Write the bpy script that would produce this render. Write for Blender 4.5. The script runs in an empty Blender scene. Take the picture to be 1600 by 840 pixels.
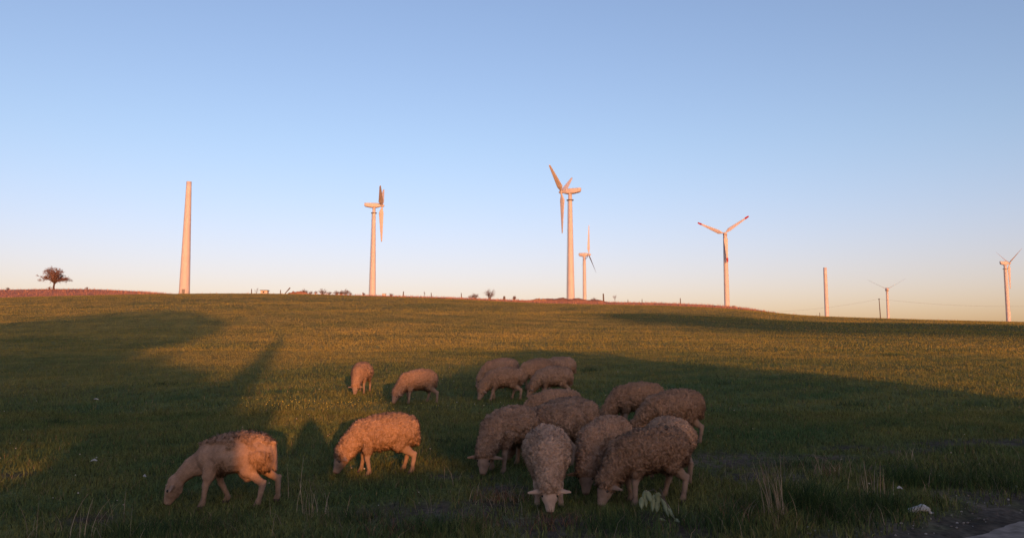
import bpy, bmesh, math, random
import numpy as np
from mathutils import Vector, Matrix, kdtree

# ------------------------------------------------------------------ camera, sky, sun, exposure
F = 1250.; HZ = 550.; PIT = math.atan((HZ - 420) / F)       # photo pixels (1600 x 840)
S = bpy.context.scene
COL = S.collection
cam = bpy.data.cameras.new('camera'); cam.sensor_width = 36; cam.lens = 36 * F / 1600
cam.clip_start = .05; cam.clip_end = 20000
camo = bpy.data.objects.new('camera', cam); COL.objects.link(camo)
camo.location = (0, 0, 0); camo.rotation_euler = (math.pi / 2 + PIT, 0, 0)
S.camera = camo

AZ = math.atan((488 - 800) / F)                              # direction the shadows point to
EL = math.radians(5.23)
TEL = math.tan(EL)
AU = np.array([math.sin(AZ), math.cos(AZ)]); AV = np.array([math.cos(AZ), -math.sin(AZ)])
W = bpy.data.worlds.new('World'); S.world = W; W.use_nodes = True
wn = W.node_tree.nodes; wl = W.node_tree.links
sky = wn.new('ShaderNodeTexSky'); sky.sky_type = 'NISHITA'; sky.sun_disc = False
sky.sun_elevation = EL; sky.sun_rotation = math.pi + AZ
sky.air_density = 1.0; sky.dust_density = 1.78; sky.ozone_density = 1.2; sky.altitude = 300
wb = wn.new('ShaderNodeVectorMath'); wb.operation = 'MULTIPLY'                     # white balance, pinker towards the horizon all round
tcw = wn.new('ShaderNodeTexCoord'); sx = wn.new('ShaderNodeSeparateXYZ'); wl.new(tcw.outputs['Generated'], sx.inputs[0])
cr = wn.new('ShaderNodeMapRange'); cr.data_type = 'FLOAT_VECTOR'; cr.interpolation_type = 'SMOOTHSTEP'
cr.inputs[7].default_value = (.05,) * 3; cr.inputs[8].default_value = (.27,) * 3
cr.inputs[9].default_value = (1.045, .83, 1.16); cr.inputs[10].default_value = (1.0, .945, 1.17)
wl.new(sx.outputs['Z'], cr.inputs[6]); wl.new(cr.outputs[1], wb.inputs[1])
wl.new(sky.outputs[0], wb.inputs[0]); wl.new(wb.outputs[0], wn['Background'].inputs[0]); wn['Background'].inputs[1].default_value = .15
sl = bpy.data.lights.new('sun', 'SUN'); sl.energy = 2.65; sl.angle = math.radians(.53); sl.color = (1, .385, .115)
so = bpy.data.objects.new('sun', sl); COL.objects.link(so)
tosun = Vector((-AU[0] * math.cos(EL), -AU[1] * math.cos(EL), math.sin(EL)))
so.rotation_euler = tosun.to_track_quat('Z', 'Y').to_euler(); so.location = tosun * 500
S.view_settings.view_transform = 'Standard'; S.view_settings.look = 'None'
S.view_settings.gamma = 1; S.view_settings.use_curve_mapping = False
S.view_settings.exposure = 0.84

rng = np.random.default_rng(7); random.seed(7)

# ------------------------------------------------------------------ terrain height, pixel -> ground
YC = 200.; Y0 = 16.4
CR_PX = [-400, 0, 120, 240, 460, 580, 700, 850, 950, 1050, 1150, 1250, 1400, 1600, 2000]
CR_Y = [476, 465, 462, 459.5, 459.5, 463, 467, 474, 476, 478, 483, 492, 498, 503, 510]
ST_PX = [-400, 0, 150, 220, 260, 500, 620, 780, 850, 950, 1050, 1160, 1210, 2000]
ST_S = [13, 12.5, 9, 4, .6, .6, 1.5, 3, 4, 4, 4, 3, .5, .3]

def sinterp(x, xs, ys):
    xs = np.array(xs, float); ys = np.array(ys, float)
    m = np.gradient(ys, xs); x = np.clip(x, xs[0], xs[-1])
    i = np.clip(np.searchsorted(xs, x) - 1, 0, len(xs) - 2)
    h = xs[i + 1] - xs[i]; t = (x - xs[i]) / h
    return ((2*t**3 - 3*t*t + 1) * ys[i] + (t**3 - 2*t*t + t) * h * m[i]
            + (-2*t**3 + 3*t*t) * ys[i + 1] + (t**3 - t*t) * h * m[i + 1])

def nz(x, y, wl_, seed, n=7):
    r = np.random.default_rng(seed); o = 0
    for k in range(n):
        a = r.uniform(0, 6.283); f = 6.283 / wl_ * r.uniform(.6, 1.7); p = r.uniform(0, 6.283)
        o = o + np.sin((x * math.cos(a) + y * math.sin(a)) * f + p)
    return o / n * 1.6

def G0(x, y):
    x = np.asarray(x, float); y = np.asarray(y, float)
    px = 800 + F * x / np.maximum(y, 12.) / math.cos(PIT)
    e = (HZ - sinterp(px, CR_PX, CR_Y)) / F
    s = sinterp(px, ST_PX, ST_S) / F
    near = np.where(y < -6, -1.70 - .048 * 6, -1.70 + .048 * y)
    T = np.clip((y - Y0) / (YC - Y0), 0, 1); h = YC - Y0
    z0 = -1.7 + .048 * Y0
    mid = ((2*T**3 - 3*T*T + 1) * z0 + (T**3 - 2*T*T + T) * h * .05
           + (-2*T**3 + 3*T*T) * e * YC + (T**3 - T*T) * h * e)
    z = np.where(y < Y0, near, mid)
    q = np.clip((y - YC) / 40., 0, 1)
    return np.where(y > YC, (e + s * q) * (YC + 40 * q), z)

RD = np.array([.8407, .5415]); RN = np.array([.5415, -.8407]); RP = np.array([2.92, 6.19])
def road_dist(x, y):                       # metres from the road's edge, positive on the field side
    return -((np.asarray(x) - RP[0]) * RN[0] + (np.asarray(y) - RP[1]) * RN[1])

def G(x, y):
    z = G0(x, y)
    y = np.asarray(y, float); x = np.asarray(x, float)
    b = nz(x, y, 1.6, 11) * .012 + nz(x, y, 6, 12) * .03
    rd = road_dist(x, y)
    k = np.clip((rd - .1) / 1.2, 0, 1) * np.clip((140 - y) / 60, 0, 1)
    far = nz(x, y, 45, 13) * .22 * np.clip((y - 35) / 40, 0, 1) * np.clip((YC - 20 - y) / 60, 0, 1)
    hump = .05 * np.exp(-((rd - 1.4) / .7) ** 2)
    return z + b * k + far + hump * (y > -3)

def ray(px, py):
    c, s = math.cos(PIT), math.sin(PIT)
    a = (px - 800) / F; b = -(py - 420) / F
    d = np.array([a, c - b * s, s + b * c]); return d / d[1]
_ys = np.concatenate([np.linspace(3, 40, 3000), np.linspace(40, 600, 6000)])
def hit(px, py):
    d = ray(px, py); f = d[2] * _ys - G(d[0] * _ys, _ys)
    y = _ys[np.argmax(f < 0)]; return Vector((d[0] * y, y, float(G(d[0] * y, y))))
def at(px, py, Y):                          # the point on a pixel's ray at depth Y
    d = ray(px, py); return Vector(d * Y)
def gz(x, y): return float(G(x, y))

# ------------------------------------------------------------------ materials
def mat(name, color=(.5, .5, .5), rough=.9, attr=None, noise=None, bump=None, spec=.2, trans=0):
    m = bpy.data.materials.new(name); m.use_nodes = True
    n = m.node_tree.nodes; l = m.node_tree.links; b = n['Principled BSDF']
    b.inputs['Roughness'].default_value = rough; b.inputs['Specular IOR Level'].default_value = spec
    b.inputs['Base Color'].default_value = (*color, 1)
    src = None
    if attr:
        a = n.new('ShaderNodeAttribute'); a.attribute_name = attr; src = a.outputs['Color']
    if noise:                                # (scale, low, high): multiplies the colour
        tc = n.new('ShaderNodeTexCoord'); t = n.new('ShaderNodeTexNoise'); t.inputs['Scale'].default_value = noise[0]
        t.inputs['Detail'].default_value = 6; l.new(tc.outputs['Object'], t.inputs['Vector'])
        mr = n.new('ShaderNodeMapRange'); mr.inputs[1].default_value = .3; mr.inputs[2].default_value = .7
        mr.inputs[3].default_value = noise[1]; mr.inputs[4].default_value = noise[2]
        l.new(t.outputs[0], mr.inputs[0])
        mx = n.new('ShaderNodeVectorMath'); mx.operation = 'SCALE'
        if src: l.new(src, mx.inputs[0])
        else: mx.inputs[0].default_value = color
        l.new(mr.outputs[0], mx.inputs['Scale']); src = mx.outputs[0]
    if src: l.new(src, b.inputs['Base Color'])
    if bump:
        tc = n.new('ShaderNodeTexCoord'); t = n.new('ShaderNodeTexNoise'); t.inputs['Scale'].default_value = bump[0]
        t.inputs['Detail'].default_value = 8; l.new(tc.outputs['Object'], t.inputs['Vector'])
        bp = n.new('ShaderNodeBump'); bp.inputs['Distance'].default_value = bump[1]
        bp.inputs['Strength'].default_value = .8
        l.new(t.outputs[0], bp.inputs['Height']); l.new(bp.outputs[0], b.inputs['Normal'])
    return m

M = {}
M['wool'] = mat('wool', attr='col', rough=1, spec=.05)
M['strand'] = mat('wool_strand', attr='col', rough=1, spec=.05)
M['grass'] = mat('grass_blade', attr='col', rough=.8, spec=.1)
M['eye'] = mat('eye', (.012, .009, .007), rough=.2, spec=.5)
M['hoof'] = mat('hoof', (.06, .05, .045), rough=.7)
M['tower'] = mat('tower_paint', (.53, .47, .45), rough=.5, noise=(.35, .93, 1.03))
M['blade'] = mat('blade_paint', (.52, .455, .435), rough=.45, noise=(.5, .95, 1.03))
M['red'] = mat('red_paint', (.35, .03, .03), rough=.5)
M['steel'] = mat('weathered_steel', (.2, .19, .18), rough=.6, noise=(3, .7, 1.2))
M['bark'] = mat('bark', (.095, .058, .05), rough=1, noise=(3, .7, 1.3))
M['twig'] = mat('twig', (.2, .12, .105), rough=1)
M['post'] = mat('old_wood', (.13, .1, .085), rough=1, noise=(6, .7, 1.2))
M['plaster'] = mat('plaster', (.55, .47, .4), rough=.9, noise=(.8, .85, 1.05))
M['tile'] = mat('roof_tile', (.3, .14, .09), rough=.9, noise=(2, .7, 1.2))
M['stone'] = mat('stone', (.33, .3, .27), rough=.95, noise=(3, .7, 1.2), bump=(14, .02))
M['soil'] = mat('red_soil', (.29, .135, .08), rough=1, noise=(.6, .75, 1.25), bump=(2.5, .15))
M['leaf'] = mat('leaf', attr='col', rough=.7, spec=.2)
M['bag'] = mat('plastic_sack', (.4, .385, .36), rough=.45, spec=.4, noise=(18, .85, 1.05), bump=(25, .004))
M['cloth'] = mat('dark_jacket', (.04, .045, .06), rough=.9)
M['skin'] = mat('skin', (.45, .28, .21), rough=.6)
M['phone'] = mat('black_glass', (.02, .02, .022), rough=.2, spec=.5)
M['wire'] = mat('wire', (.1, .1, .1), rough=.6)
M['dark'] = mat('dark_glass', (.03, .03, .035), rough=.3)

# ------------------------------------------------------------------ mesh helpers
def tag(o, label=None, cat=None, group=None, kind=None):
    if label: o['label'] = label
    if cat: o['category'] = cat
    if group: o['group'] = group
    if kind: o['kind'] = kind
    return o
def empty(name, loc=(0, 0, 0), rz=0):
    o = bpy.data.objects.new(name, None); COL.objects.link(o); o.empty_display_size = .3
    o.location = loc; o.rotation_euler = (0, 0, rz); return o
def mesh_np(name, V, Fc, mt, parent=None, col=None, smooth=False, loc=None):
    """V (n,3); Fc (m,k) int array; col (n,3) point colours"""
    V = np.asarray(V, np.float32); Fc = np.asarray(Fc, np.int32)
    me = bpy.data.meshes.new(name); m_, k = Fc.shape
    me.vertices.add(len(V)); me.vertices.foreach_set('co', V.ravel())
    me.loops.add(m_ * k); me.loops.foreach_set('vertex_index', Fc.ravel())
    me.polygons.add(m_); me.polygons.foreach_set('loop_start', np.arange(0, m_ * k, k, dtype=np.int32))
    me.update(calc_edges=True)
    if smooth: me.polygons.foreach_set('use_smooth', np.ones(m_, bool))
    if col is not None:
        a = me.attributes.new('col', 'FLOAT_COLOR', 'POINT')
        c = np.ones((len(V), 4), np.float32); c[:, :3] = col; a.data.foreach_set('color', c.ravel())
    me.materials.append(mt)
    o = bpy.data.objects.new(name, me); COL.objects.link(o)
    if parent: o.parent = parent
    if loc is not None: o.location = loc
    return o

class MB:
    """collects pieces into ONE mesh"""
    def __init__(s): s.v = []; s.f = []; s.c = []
    def add(s, v, f, c=None):
        b = len(s.v); s.v += [tuple(map(float, p)) for p in v]; s.f += [tuple(i + b for i in q) for q in f]
        s.c += [c or (.5, .5, .5)] * len(v); return s
    def box(s, c, sz, rot=None, taper=1, **k):
        v = []
        for z in (-.5, .5):
            t = 1 if z < 0 else taper
            for x, y in ((-.5, -.5), (.5, -.5), (.5, .5), (-.5, .5)):
                p = Vector((x * sz[0] * t, y * sz[1] * t, z * sz[2]))
                if rot is not None: p = rot @ p
                v.append(p + Vector(c))
        return s.add(v, [(3, 2, 1, 0), (4, 5, 6, 7), (0, 1, 5, 4), (1, 2, 6, 5), (2, 3, 7, 6), (3, 0, 4, 7)], **k)
    def tube(s, pts, rad, n=8, **k):
        pts = [Vector(p) for p in pts]; v = []; f = []
        if not hasattr(rad, '__len__'): rad = [rad] * len(pts)
        for i, p in enumerate(pts):
            d = (pts[min(i + 1, len(pts) - 1)] - pts[max(i - 1, 0)]).normalized()
            a = d.orthogonal().normalized() if i == 0 else (a - d * a.dot(d)).normalized()
            b = d.cross(a)
            for j in range(n):
                t = 6.28318 * j / n; v.append(p + (a * math.cos(t) + b * math.sin(t)) * rad[i])
        for i in range(len(pts) - 1):
            for j in range(n):
                q = (j + 1) % n; f.append((i*n + j, i*n + q, (i+1)*n + q, (i+1)*n + j))
        f.append(tuple(range(n))[::-1]); f.append(tuple(range((len(pts)-1)*n, len(pts)*n)))
        return s.add(v, f, **k)
    def loft(s, rings, **k):
        n = len(rings[0]); v = [p for r in rings for p in r]; f = []
        for i in range(len(rings) - 1):
            for j in range(n):
                q = (j + 1) % n; f.append((i*n + j, i*n + q, (i+1)*n + q, (i+1)*n + j))
        f.append(tuple(range(n))[::-1]); f.append(tuple(range((len(rings)-1)*n, len(rings)*n)))
        return s.add(v, f, **k)
    def ball(s, ctr, r, n=10, m=7, rot=None, **k):
        v = []; f = []
        for i in range(m + 1):
            t = math.pi * i / m
            for j in range(n):
                u = 6.28318 * j / n
                p = Vector((r[0]*math.sin(t)*math.cos(u), r[1]*math.sin(t)*math.sin(u), r[2]*math.cos(t)))
                if rot is not None: p = rot @ p
                v.append(p + Vector(ctr))
        for i in range(m):
            for j in range(n):
                q = (j + 1) % n; f.append((i*n + j, (i+1)*n + j, (i+1)*n + q, i*n + q))
        return s.add(v, f, **k)
    def build(s, name, mt, parent=None, smooth=False, loc=None, col=False, fixn=False):
        me = bpy.data.meshes.new(name); me.from_pydata(s.v, [], s.f); me.update()
        if fixn:
            bm = bmesh.new(); bm.from_mesh(me); bmesh.ops.recalc_face_normals(bm, faces=bm.faces); bm.to_mesh(me); bm.free()
        if smooth:
            me.polygons.foreach_set('use_smooth', np.ones(len(me.polygons), bool))
        if col:
            a = me.attributes.new('col', 'FLOAT_COLOR', 'POINT')
            c = np.ones((len(s.v), 4), np.float32); c[:, :3] = np.array(s.c); a.data.foreach_set('color', c.ravel())
        me.materials.append(mt)
        o = bpy.data.objects.new(name, me); COL.objects.link(o)
        if parent: o.parent = parent
        if loc is not None: o.location = loc
        return o

# ------------------------------------------------------------------ ground
gy = np.concatenate([np.array([-3000, -1500, -700, -300, -150, -90, -60, -40, -25, -15, -10, -7]), np.arange(-5, 3, .5),
                     np.arange(3, 22, .16), np.arange(22, 60, .7), np.arange(60, 180, 2.5), np.arange(180, 250, 1.),
                     np.array([255, 265, 280, 300, 340, 400, 500, 700, 1000, 1600, 2600, 4000, 7000])])
gxn = np.linspace(-1, 1, 421)
def gxs(y):                                  # columns spread like a fan in front, wide everywhere
    w = max(9., .82 * abs(y) + 4)
    c = gxn * w
    ext = np.array([1.6, 2.6, 5, 12]) * w + np.array([0, 0, 100, 3000])
    return np.concatenate([-ext[::-1], c, ext])
GX = np.array([gxs(y) for y in gy]); GY = np.repeat(gy[:, None], GX.shape[1], 1)
GZ = G(GX, GY)
R_, C_ = GX.shape
idx = np.arange(R_ * C_).reshape(R_, C_)
quads = np.stack([idx[:-1, :-1], idx[:-1, 1:], idx[1:, 1:], idx[1:, :-1]], -1).reshape(-1, 4)
rdm = road_dist(GX, GY)
PATCH = [(1500, 692, .75, .2), (1590, 690, .6, .2), (1400, 730, .5, .12), (1280, 715, .6, .12), (22, 742, .22, .1), (790, 765, .3, .22), (730, 745, .4, .12),
         (1150, 720, .8, .4), (1190, 745, .6, .3), (660, 800, .7, .25), (860, 815, .45, .2), (760, 795, .4, .25), (1330, 700, .5, .12),
         (145, 812, .25, .12), (1420, 705, .5, .12), (450, 712, .12, .05), (900, 830, .6, .2), (1560, 775, .8, .25), (1040, 820, .5, .25)]
PATCH = [(hit(a, b), c, d) for a, b, c, d in PATCH]
def bare(x, y):
    o = np.zeros_like(np.asarray(x, float))
    for p, rx, ry in PATCH:
        o = np.maximum(o, np.exp(-(((x - p.x) / rx) ** 2 + ((y - p.y) / ry / 1.6) ** 2) ** 1.5))
    o = np.clip(o * (1 + .8 * nz(x, y, .3, 31)), 0, 1)
    rd = road_dist(x, y)
    e = np.clip(1.0 - (rd + .25 * nz(x, y, .7, 32)) / .75, 0, 1)
    return np.maximum(o, e * (y > -20) * (y < 60))
def greenness(x, y):                         # 0 dry ... 1 lush
    return np.clip(.55 + .35 * nz(x, y, 9, 21) + .3 * nz(x, y, 2.2, 22) + .15 * nz(x, y, 38, 23), 0, 1)
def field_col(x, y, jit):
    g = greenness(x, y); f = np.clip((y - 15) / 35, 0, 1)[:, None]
    px = 800 + F * x / np.maximum(y, 5.)                     # a darker green strip runs across the upper right of the field
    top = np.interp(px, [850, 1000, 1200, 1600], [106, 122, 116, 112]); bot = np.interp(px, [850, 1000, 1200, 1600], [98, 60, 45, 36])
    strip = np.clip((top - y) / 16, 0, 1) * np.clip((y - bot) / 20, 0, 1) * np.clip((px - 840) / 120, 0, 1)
    g = np.clip(g - .6 * np.exp(-((x + 8) / 6) ** 2 - ((y - 33) / 11) ** 2), 0, 1)          # a lighter, browner patch left of the middle
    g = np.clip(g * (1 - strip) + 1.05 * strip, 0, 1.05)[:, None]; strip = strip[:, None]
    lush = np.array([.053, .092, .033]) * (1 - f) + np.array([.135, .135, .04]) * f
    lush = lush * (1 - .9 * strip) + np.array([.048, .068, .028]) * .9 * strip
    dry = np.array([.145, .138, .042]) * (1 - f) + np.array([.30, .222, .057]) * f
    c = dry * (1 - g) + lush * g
    return c * (1 + jit[:, None])
gcol = np.zeros((R_ * C_, 3)); xf, yf = GX.ravel(), GY.ravel()
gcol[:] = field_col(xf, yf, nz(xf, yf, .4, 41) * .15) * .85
bb = bare(xf, yf)[:, None]
soilc = np.array([.075, .058, .043]) * (1 + .3 * nz(xf, yf, .25, 42))[:, None]
gcol = gcol * (1 - bb) + soilc * bb
dryk = np.clip((yf - (YC - 2)) / 5, 0, 1)[:, None] * (yf > 50)[:, None]
dcol = np.array([.36, .165, .11]) * (1 + .2 * nz(xf, yf, 12, 43))[:, None]
gcol = gcol * (1 - dryk) + dcol * dryk
def ground_mat():
    m = bpy.data.materials.new('field_ground'); m.use_nodes = True
    n = m.node_tree.nodes; l = m.node_tree.links; b = n['Principled BSDF']
    b.inputs['Roughness'].default_value = 1; b.inputs['Specular IOR Level'].default_value = .05
    at_ = n.new('ShaderNodeAttribute'); at_.attribute_name = 'col'
    tc = n.new('ShaderNodeTexCoord')
    prev = at_.outputs['Color']
    for sc, lo, hi, st in ((.55, .78, 1.2, (1, 1, 1)), (3.5, .75, 1.25, (1, .45, 1)), (22, .65, 1.35, (1, .6, 1))):
        mp = n.new('ShaderNodeMapping'); mp.inputs['Scale'].default_value = st; l.new(tc.outputs['Object'], mp.inputs[0])
        t = n.new('ShaderNodeTexNoise'); t.inputs['Scale'].default_value = sc; t.inputs['Detail'].default_value = 5
        l.new(mp.outputs[0], t.inputs['Vector'])
        mr = n.new('ShaderNodeMapRange'); mr.inputs[1].default_value = .32; mr.inputs[2].default_value = .68
        mr.inputs[3].default_value = lo; mr.inputs[4].default_value = hi; l.new(t.outputs[0], mr.inputs[0])
        mx = n.new('ShaderNodeVectorMath'); mx.operation = 'SCALE'; l.new(prev, mx.inputs[0]); l.new(mr.outputs[0], mx.inputs['Scale'])
        prev = mx.outputs[0]
    l.new(prev, b.inputs['Base Color'])
    t = n.new('ShaderNodeTexNoise'); t.inputs['Scale'].default_value = 9; t.inputs['Detail'].default_value = 9
    l.new(tc.outputs['Object'], t.inputs['Vector'])
    bp = n.new('ShaderNodeBump'); bp.inputs['Distance'].default_value = .05; bp.inputs['Strength'].default_value = .7
    l.new(t.outputs[0], bp.inputs['Height']); l.new(bp.outputs[0], b.inputs['Normal'])
    return m
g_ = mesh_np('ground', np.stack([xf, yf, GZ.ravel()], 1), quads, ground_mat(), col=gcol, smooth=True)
tag(g_, 'rising green pasture with dry ridge top', None, kind='structure')

# road: a strip the photographer stands on
ts = np.concatenate([np.arange(-60, -10, 4.), np.arange(-10, 14, .07), np.arange(14, 80, 4.)]); ws = np.linspace(0, 6.2, 15)
RX = RP[0] + ts[:, None] * RD[0] + ws[None] * RN[0]; RY = RP[1] + ts[:, None] * RD[1] + ws[None] * RN[1]
edge = (nz(RX, RY, .9, 51) * .09 + nz(RX, RY, .25, 52) * .05) * (ws[None] < .1)
RX = RX + edge * RN[0]; RY = RY + edge * RN[1]
RZ = G(RX, RY) + .012 + .02 * np.sin(ws / 6.2 * np.pi)[None]; RZ[:, 0] -= .03; RZ[:, -1] -= .03
ri = np.arange(RX.size).reshape(RX.shape)
rq = np.stack([ri[:-1, :-1], ri[:-1, 1:], ri[1:, 1:], ri[1:, :-1]], -1).reshape(-1, 4)[:, ::-1]
m_as = mat('asphalt', (.25, .2, .165), rough=.95, noise=(9, .6, 1.3), bump=(90, .012), spec=.05)
tag(mesh_np('road', np.stack([RX.ravel(), RY.ravel(), RZ.ravel()], 1), rq, m_as, smooth=True), 'grey worn asphalt road at the field edge', kind='structure')

# ------------------------------------------------------------------ grass (uncountable: stuff)
def blades(x, y, h, w, lean, col, segs, zoff=0.):
    n = len(x); z = G(x, y) - .008 + zoff
    a = rng.uniform(0, 6.283, n); la = rng.uniform(0, 6.283, n)
    wx, wy = np.cos(a) * w / 2, np.sin(a) * w / 2
    lx, ly = np.cos(la) * lean * h, np.sin(la) * lean * h
    P = lambda k, sx: np.stack([x + wx * sx + lx * k * k, y + wy * sx + ly * k * k, z + h * k * (1 - .25 * lean * k)], 1)
    if segs == 1:
        V = np.stack([P(0, -1), P(0, 1), P(1, 0)], 1).reshape(-1, 3)
        Fc = np.arange(3 * n).reshape(n, 3); return V, Fc, np.repeat(col, 3, 0)
    V = np.stack([P(0, -1), P(0, 1), P(.55, -.75), P(.55, .75), P(1, 0)], 1).reshape(-1, 3)
    b = (np.arange(n) * 5)[:, None]
    Fc = np.stack([b + [0, 1, 3], b + [0, 3, 2], b + [2, 3, 4]], 1).reshape(-1, 3)
    return V, Fc, np.repeat(col, 5, 0)

def scatter(n, d0, d1, power=1.):
    u = rng.uniform(0, 1, n); k = 2 - power + 1e-6
    d = (d0 ** k + u * (d1 ** k - d0 ** k)) ** (1 / k)
    return rng.uniform(-1, 1, n) * (.67 * d + 1.8), d

def grass_zone(n, d0, d1, h, w, power, segs):
    x, y = scatter(n, d0, d1, power=power)
    rd = road_dist(x, y); keep = (rd > .12) & (rng.uniform(0, 1, n) > bare(x, y) * .9) & (y < YC + 1)
    x, y, rd = x[keep], y[keep], rd[keep]; n = len(x)
    tall = np.clip(1 - rd / 2.6, 0, 1) * np.clip(.4 + nz(x, y, .8, 61), 0, 1.3)
    hh = h * rng.uniform(.5, 1.3, n) * (1 + .35 * nz(x, y, .9, 62)) * (1 + 1.6 * tall)
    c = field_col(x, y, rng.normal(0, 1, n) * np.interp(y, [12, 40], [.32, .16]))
    dryb = rng.uniform(0, 1, n) < (.05 + .12 * tall)
    c[dryb] = np.array([.17, .13, .07]) * rng.uniform(.6, 1.3, (dryb.sum(), 1))
    return blades(x, y, hh, w * rng.uniform(.7, 1.3, n), rng.uniform(.1, .9, n), np.clip(c, .004, 1), segs)
# dry grass fringe along the ridge
n = 16000; x = (rng.uniform(-60, 1660, n) - 800) / F; y = rng.uniform(YC - 1, YC + 40, n); x = x * y
st = sinterp(800 + F * x / y, ST_PX, ST_S)
k = rng.uniform(0, 1, n) < np.clip(st / 3, .05, 1); x, y = x[k], y[k]; n = len(x)
V, Fc, c = blades(x, y, rng.uniform(.25, .75, n), .1 * rng.uniform(.5, 1.4, n), rng.uniform(.1, .6, n),
                  np.array([.36, .18, .12]) * rng.uniform(.6, 1.3, (n, 1)), 1)
tag(mesh_np('ridge_dry_grass', V, Fc, M['grass'], col=c), 'reddish dry grass along the top of the ridge', 'dry grass', kind='stuff')

# ------------------------------------------------------------------ unseen casters behind the photographer, most added and shaped for the long shadows
def uv(u, v): p = AU * u + AV * v; return p[0], p[1]
RZS = -AZ                                     # local y axis looks along the shadows
def leafy(name, label, D, v, parts, trunk_r, n, size, cat='tree', col=(.03, .05, .018)):
    x, y = uv(-D, v); z = gz(x, y); t = empty(name, (x, y, z), RZS); tag(t, label, cat, 'trees behind the viewpoint')
    zt = max(p[2] for p in parts)
    b = MB(); b.tube([(0, 0, -.3), (.1, 0, zt * .35), (0, .1, zt * .8)], [trunk_r, trunk_r * .75, trunk_r * .3], 10)
    for p in parts:
        b.tube([(0, 0, p[2] * .45), (p[0] * .5, p[1] * .5, p[2] * .75), (p[0], p[1], p[2])], [trunk_r * .5, trunk_r * .35, .04], 7)
    b.build('trunk', M['bark'], t, True)
    C = []
    for (px, py, pz, rx, ry, rz, wgt) in parts:
        m = int(n * wgt); d = rng.normal(size=(m, 3)); d /= np.linalg.norm(d, axis=1)[:, None]
        C.append(d * (rng.uniform(0, 1, (m, 1)) ** .45) * [rx, ry, rz] + [px, py, pz])
    C = np.concatenate(C); m = len(C); a = rng.normal(size=(m, 3)); a /= np.linalg.norm(a, axis=1)[:, None]
    b_ = np.cross(a, rng.normal(size=(m, 3))); b_ /= np.linalg.norm(b_, axis=1)[:, None]
    s = size * rng.uniform(.6, 1.3, (m, 1))
    V = np.stack([C - a * s, C + b_ * s * .5, C + a * s, C - b_ * s * .5], 1).reshape(-1, 3)
    o = mesh_np('crown', V, np.arange(4 * m).reshape(m, 4), M['leaf'], t, col=np.repeat(np.array(col) * rng.uniform(.6, 1.4, (m, 1)), 4, 0))
    o['kind'] = 'stuff'
    return t
zb = -1.99
leafy('broadleaf_tree', 'tall broad leafy tree far behind the viewpoint', 60, -17,
      [(0, 0, 15.5, 8.5, 5, 5.8, .4), (-8, 0, 12, 6, 4, 5, .2), (6.5, 0, 13.5, 5, 4, 4.5, .2), (9, 0, 7.5, 4.5, 3, 3.5, .2), (-16, 0, 11, 7, 4, 6, .2)], .5, 9000, .55)
leafy('low_tree_caster', 'added low spreading tree behind the viewpoint, shaped for its shadow', 44, -6.3,
      [(0, 0, 7.2, 3.9, 2.2, 1.1, .5), (-4, 0, 7.4, 4, 2, 1.3, .5), (3.2, 0, 6.6, 1.5, 1.5, .55, .2)], .2, 5200, .3)  # added crown, open underneath so dim light slips over the hedge
leafy('hedge_caster', 'added dense hedge behind the viewpoint, shaped for its shadow', 41, -9.5,
      [(0, 0, 2.5, 7.6, 1.2, 2.75, 1.), (4, 0, 2.5, 3.6, 1.2, 2.75, .6), (-6, 0, 2.4, 6, 1.2, 2.75, .5)], .15, 5500, .3, cat='hedge')  # added hedge, its height set by the shadow on the left ground
x, y = uv(-10.5, -1.69); sh = empty('shed_caster', (x, y, zb), RZS); tag(sh, 'added small boarded shed with sloping roof behind the viewpoint, shaped for its shadow', 'shed')  # unseen shed, added to shade the left ground and the shorn sheep's front
b = MB(); pr = [(-1.1, -.3), (-1.1, 2.9), (1.12, 3.25), (1.12, -.3)]; b.loft([[(q[0], 0, q[1]) for q in pr], [(q[0], -2.5, q[1]) for q in pr]]); b.build('wall', M['post'], sh, fixn=True)
b = MB(); b.loft([[(-1.2, .2, 2.9), (1.15, .2, 3.28), (1.15, .2, 3.36), (-1.2, .2, 2.98)], [(-1.2, -2.7, 2.9), (1.15, -2.7, 3.28), (1.15, -2.7, 3.36), (-1.2, -2.7, 2.98)]]); b.build('roof', M['tile'], sh, fixn=True)
MB().box((0, .03, 1), (.9, .08, 2)).build('door', M['plaster'], sh)
leafy('cypress_caster', 'added slender dark conifer behind the viewpoint, giving a narrow shadow', 36, -1.62,
      [(0, 0, 1.8, .55, .55, 2., .25), (0, 0, 4.6, .5, .5, 2.2, .3), (0, 0, 7., .38, .38, 2., .25), (0, 0, 9., .25, .25, 1.9, .2)], .14, 5200, .13)  # added tree that gives the narrow tapering shadow

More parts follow.
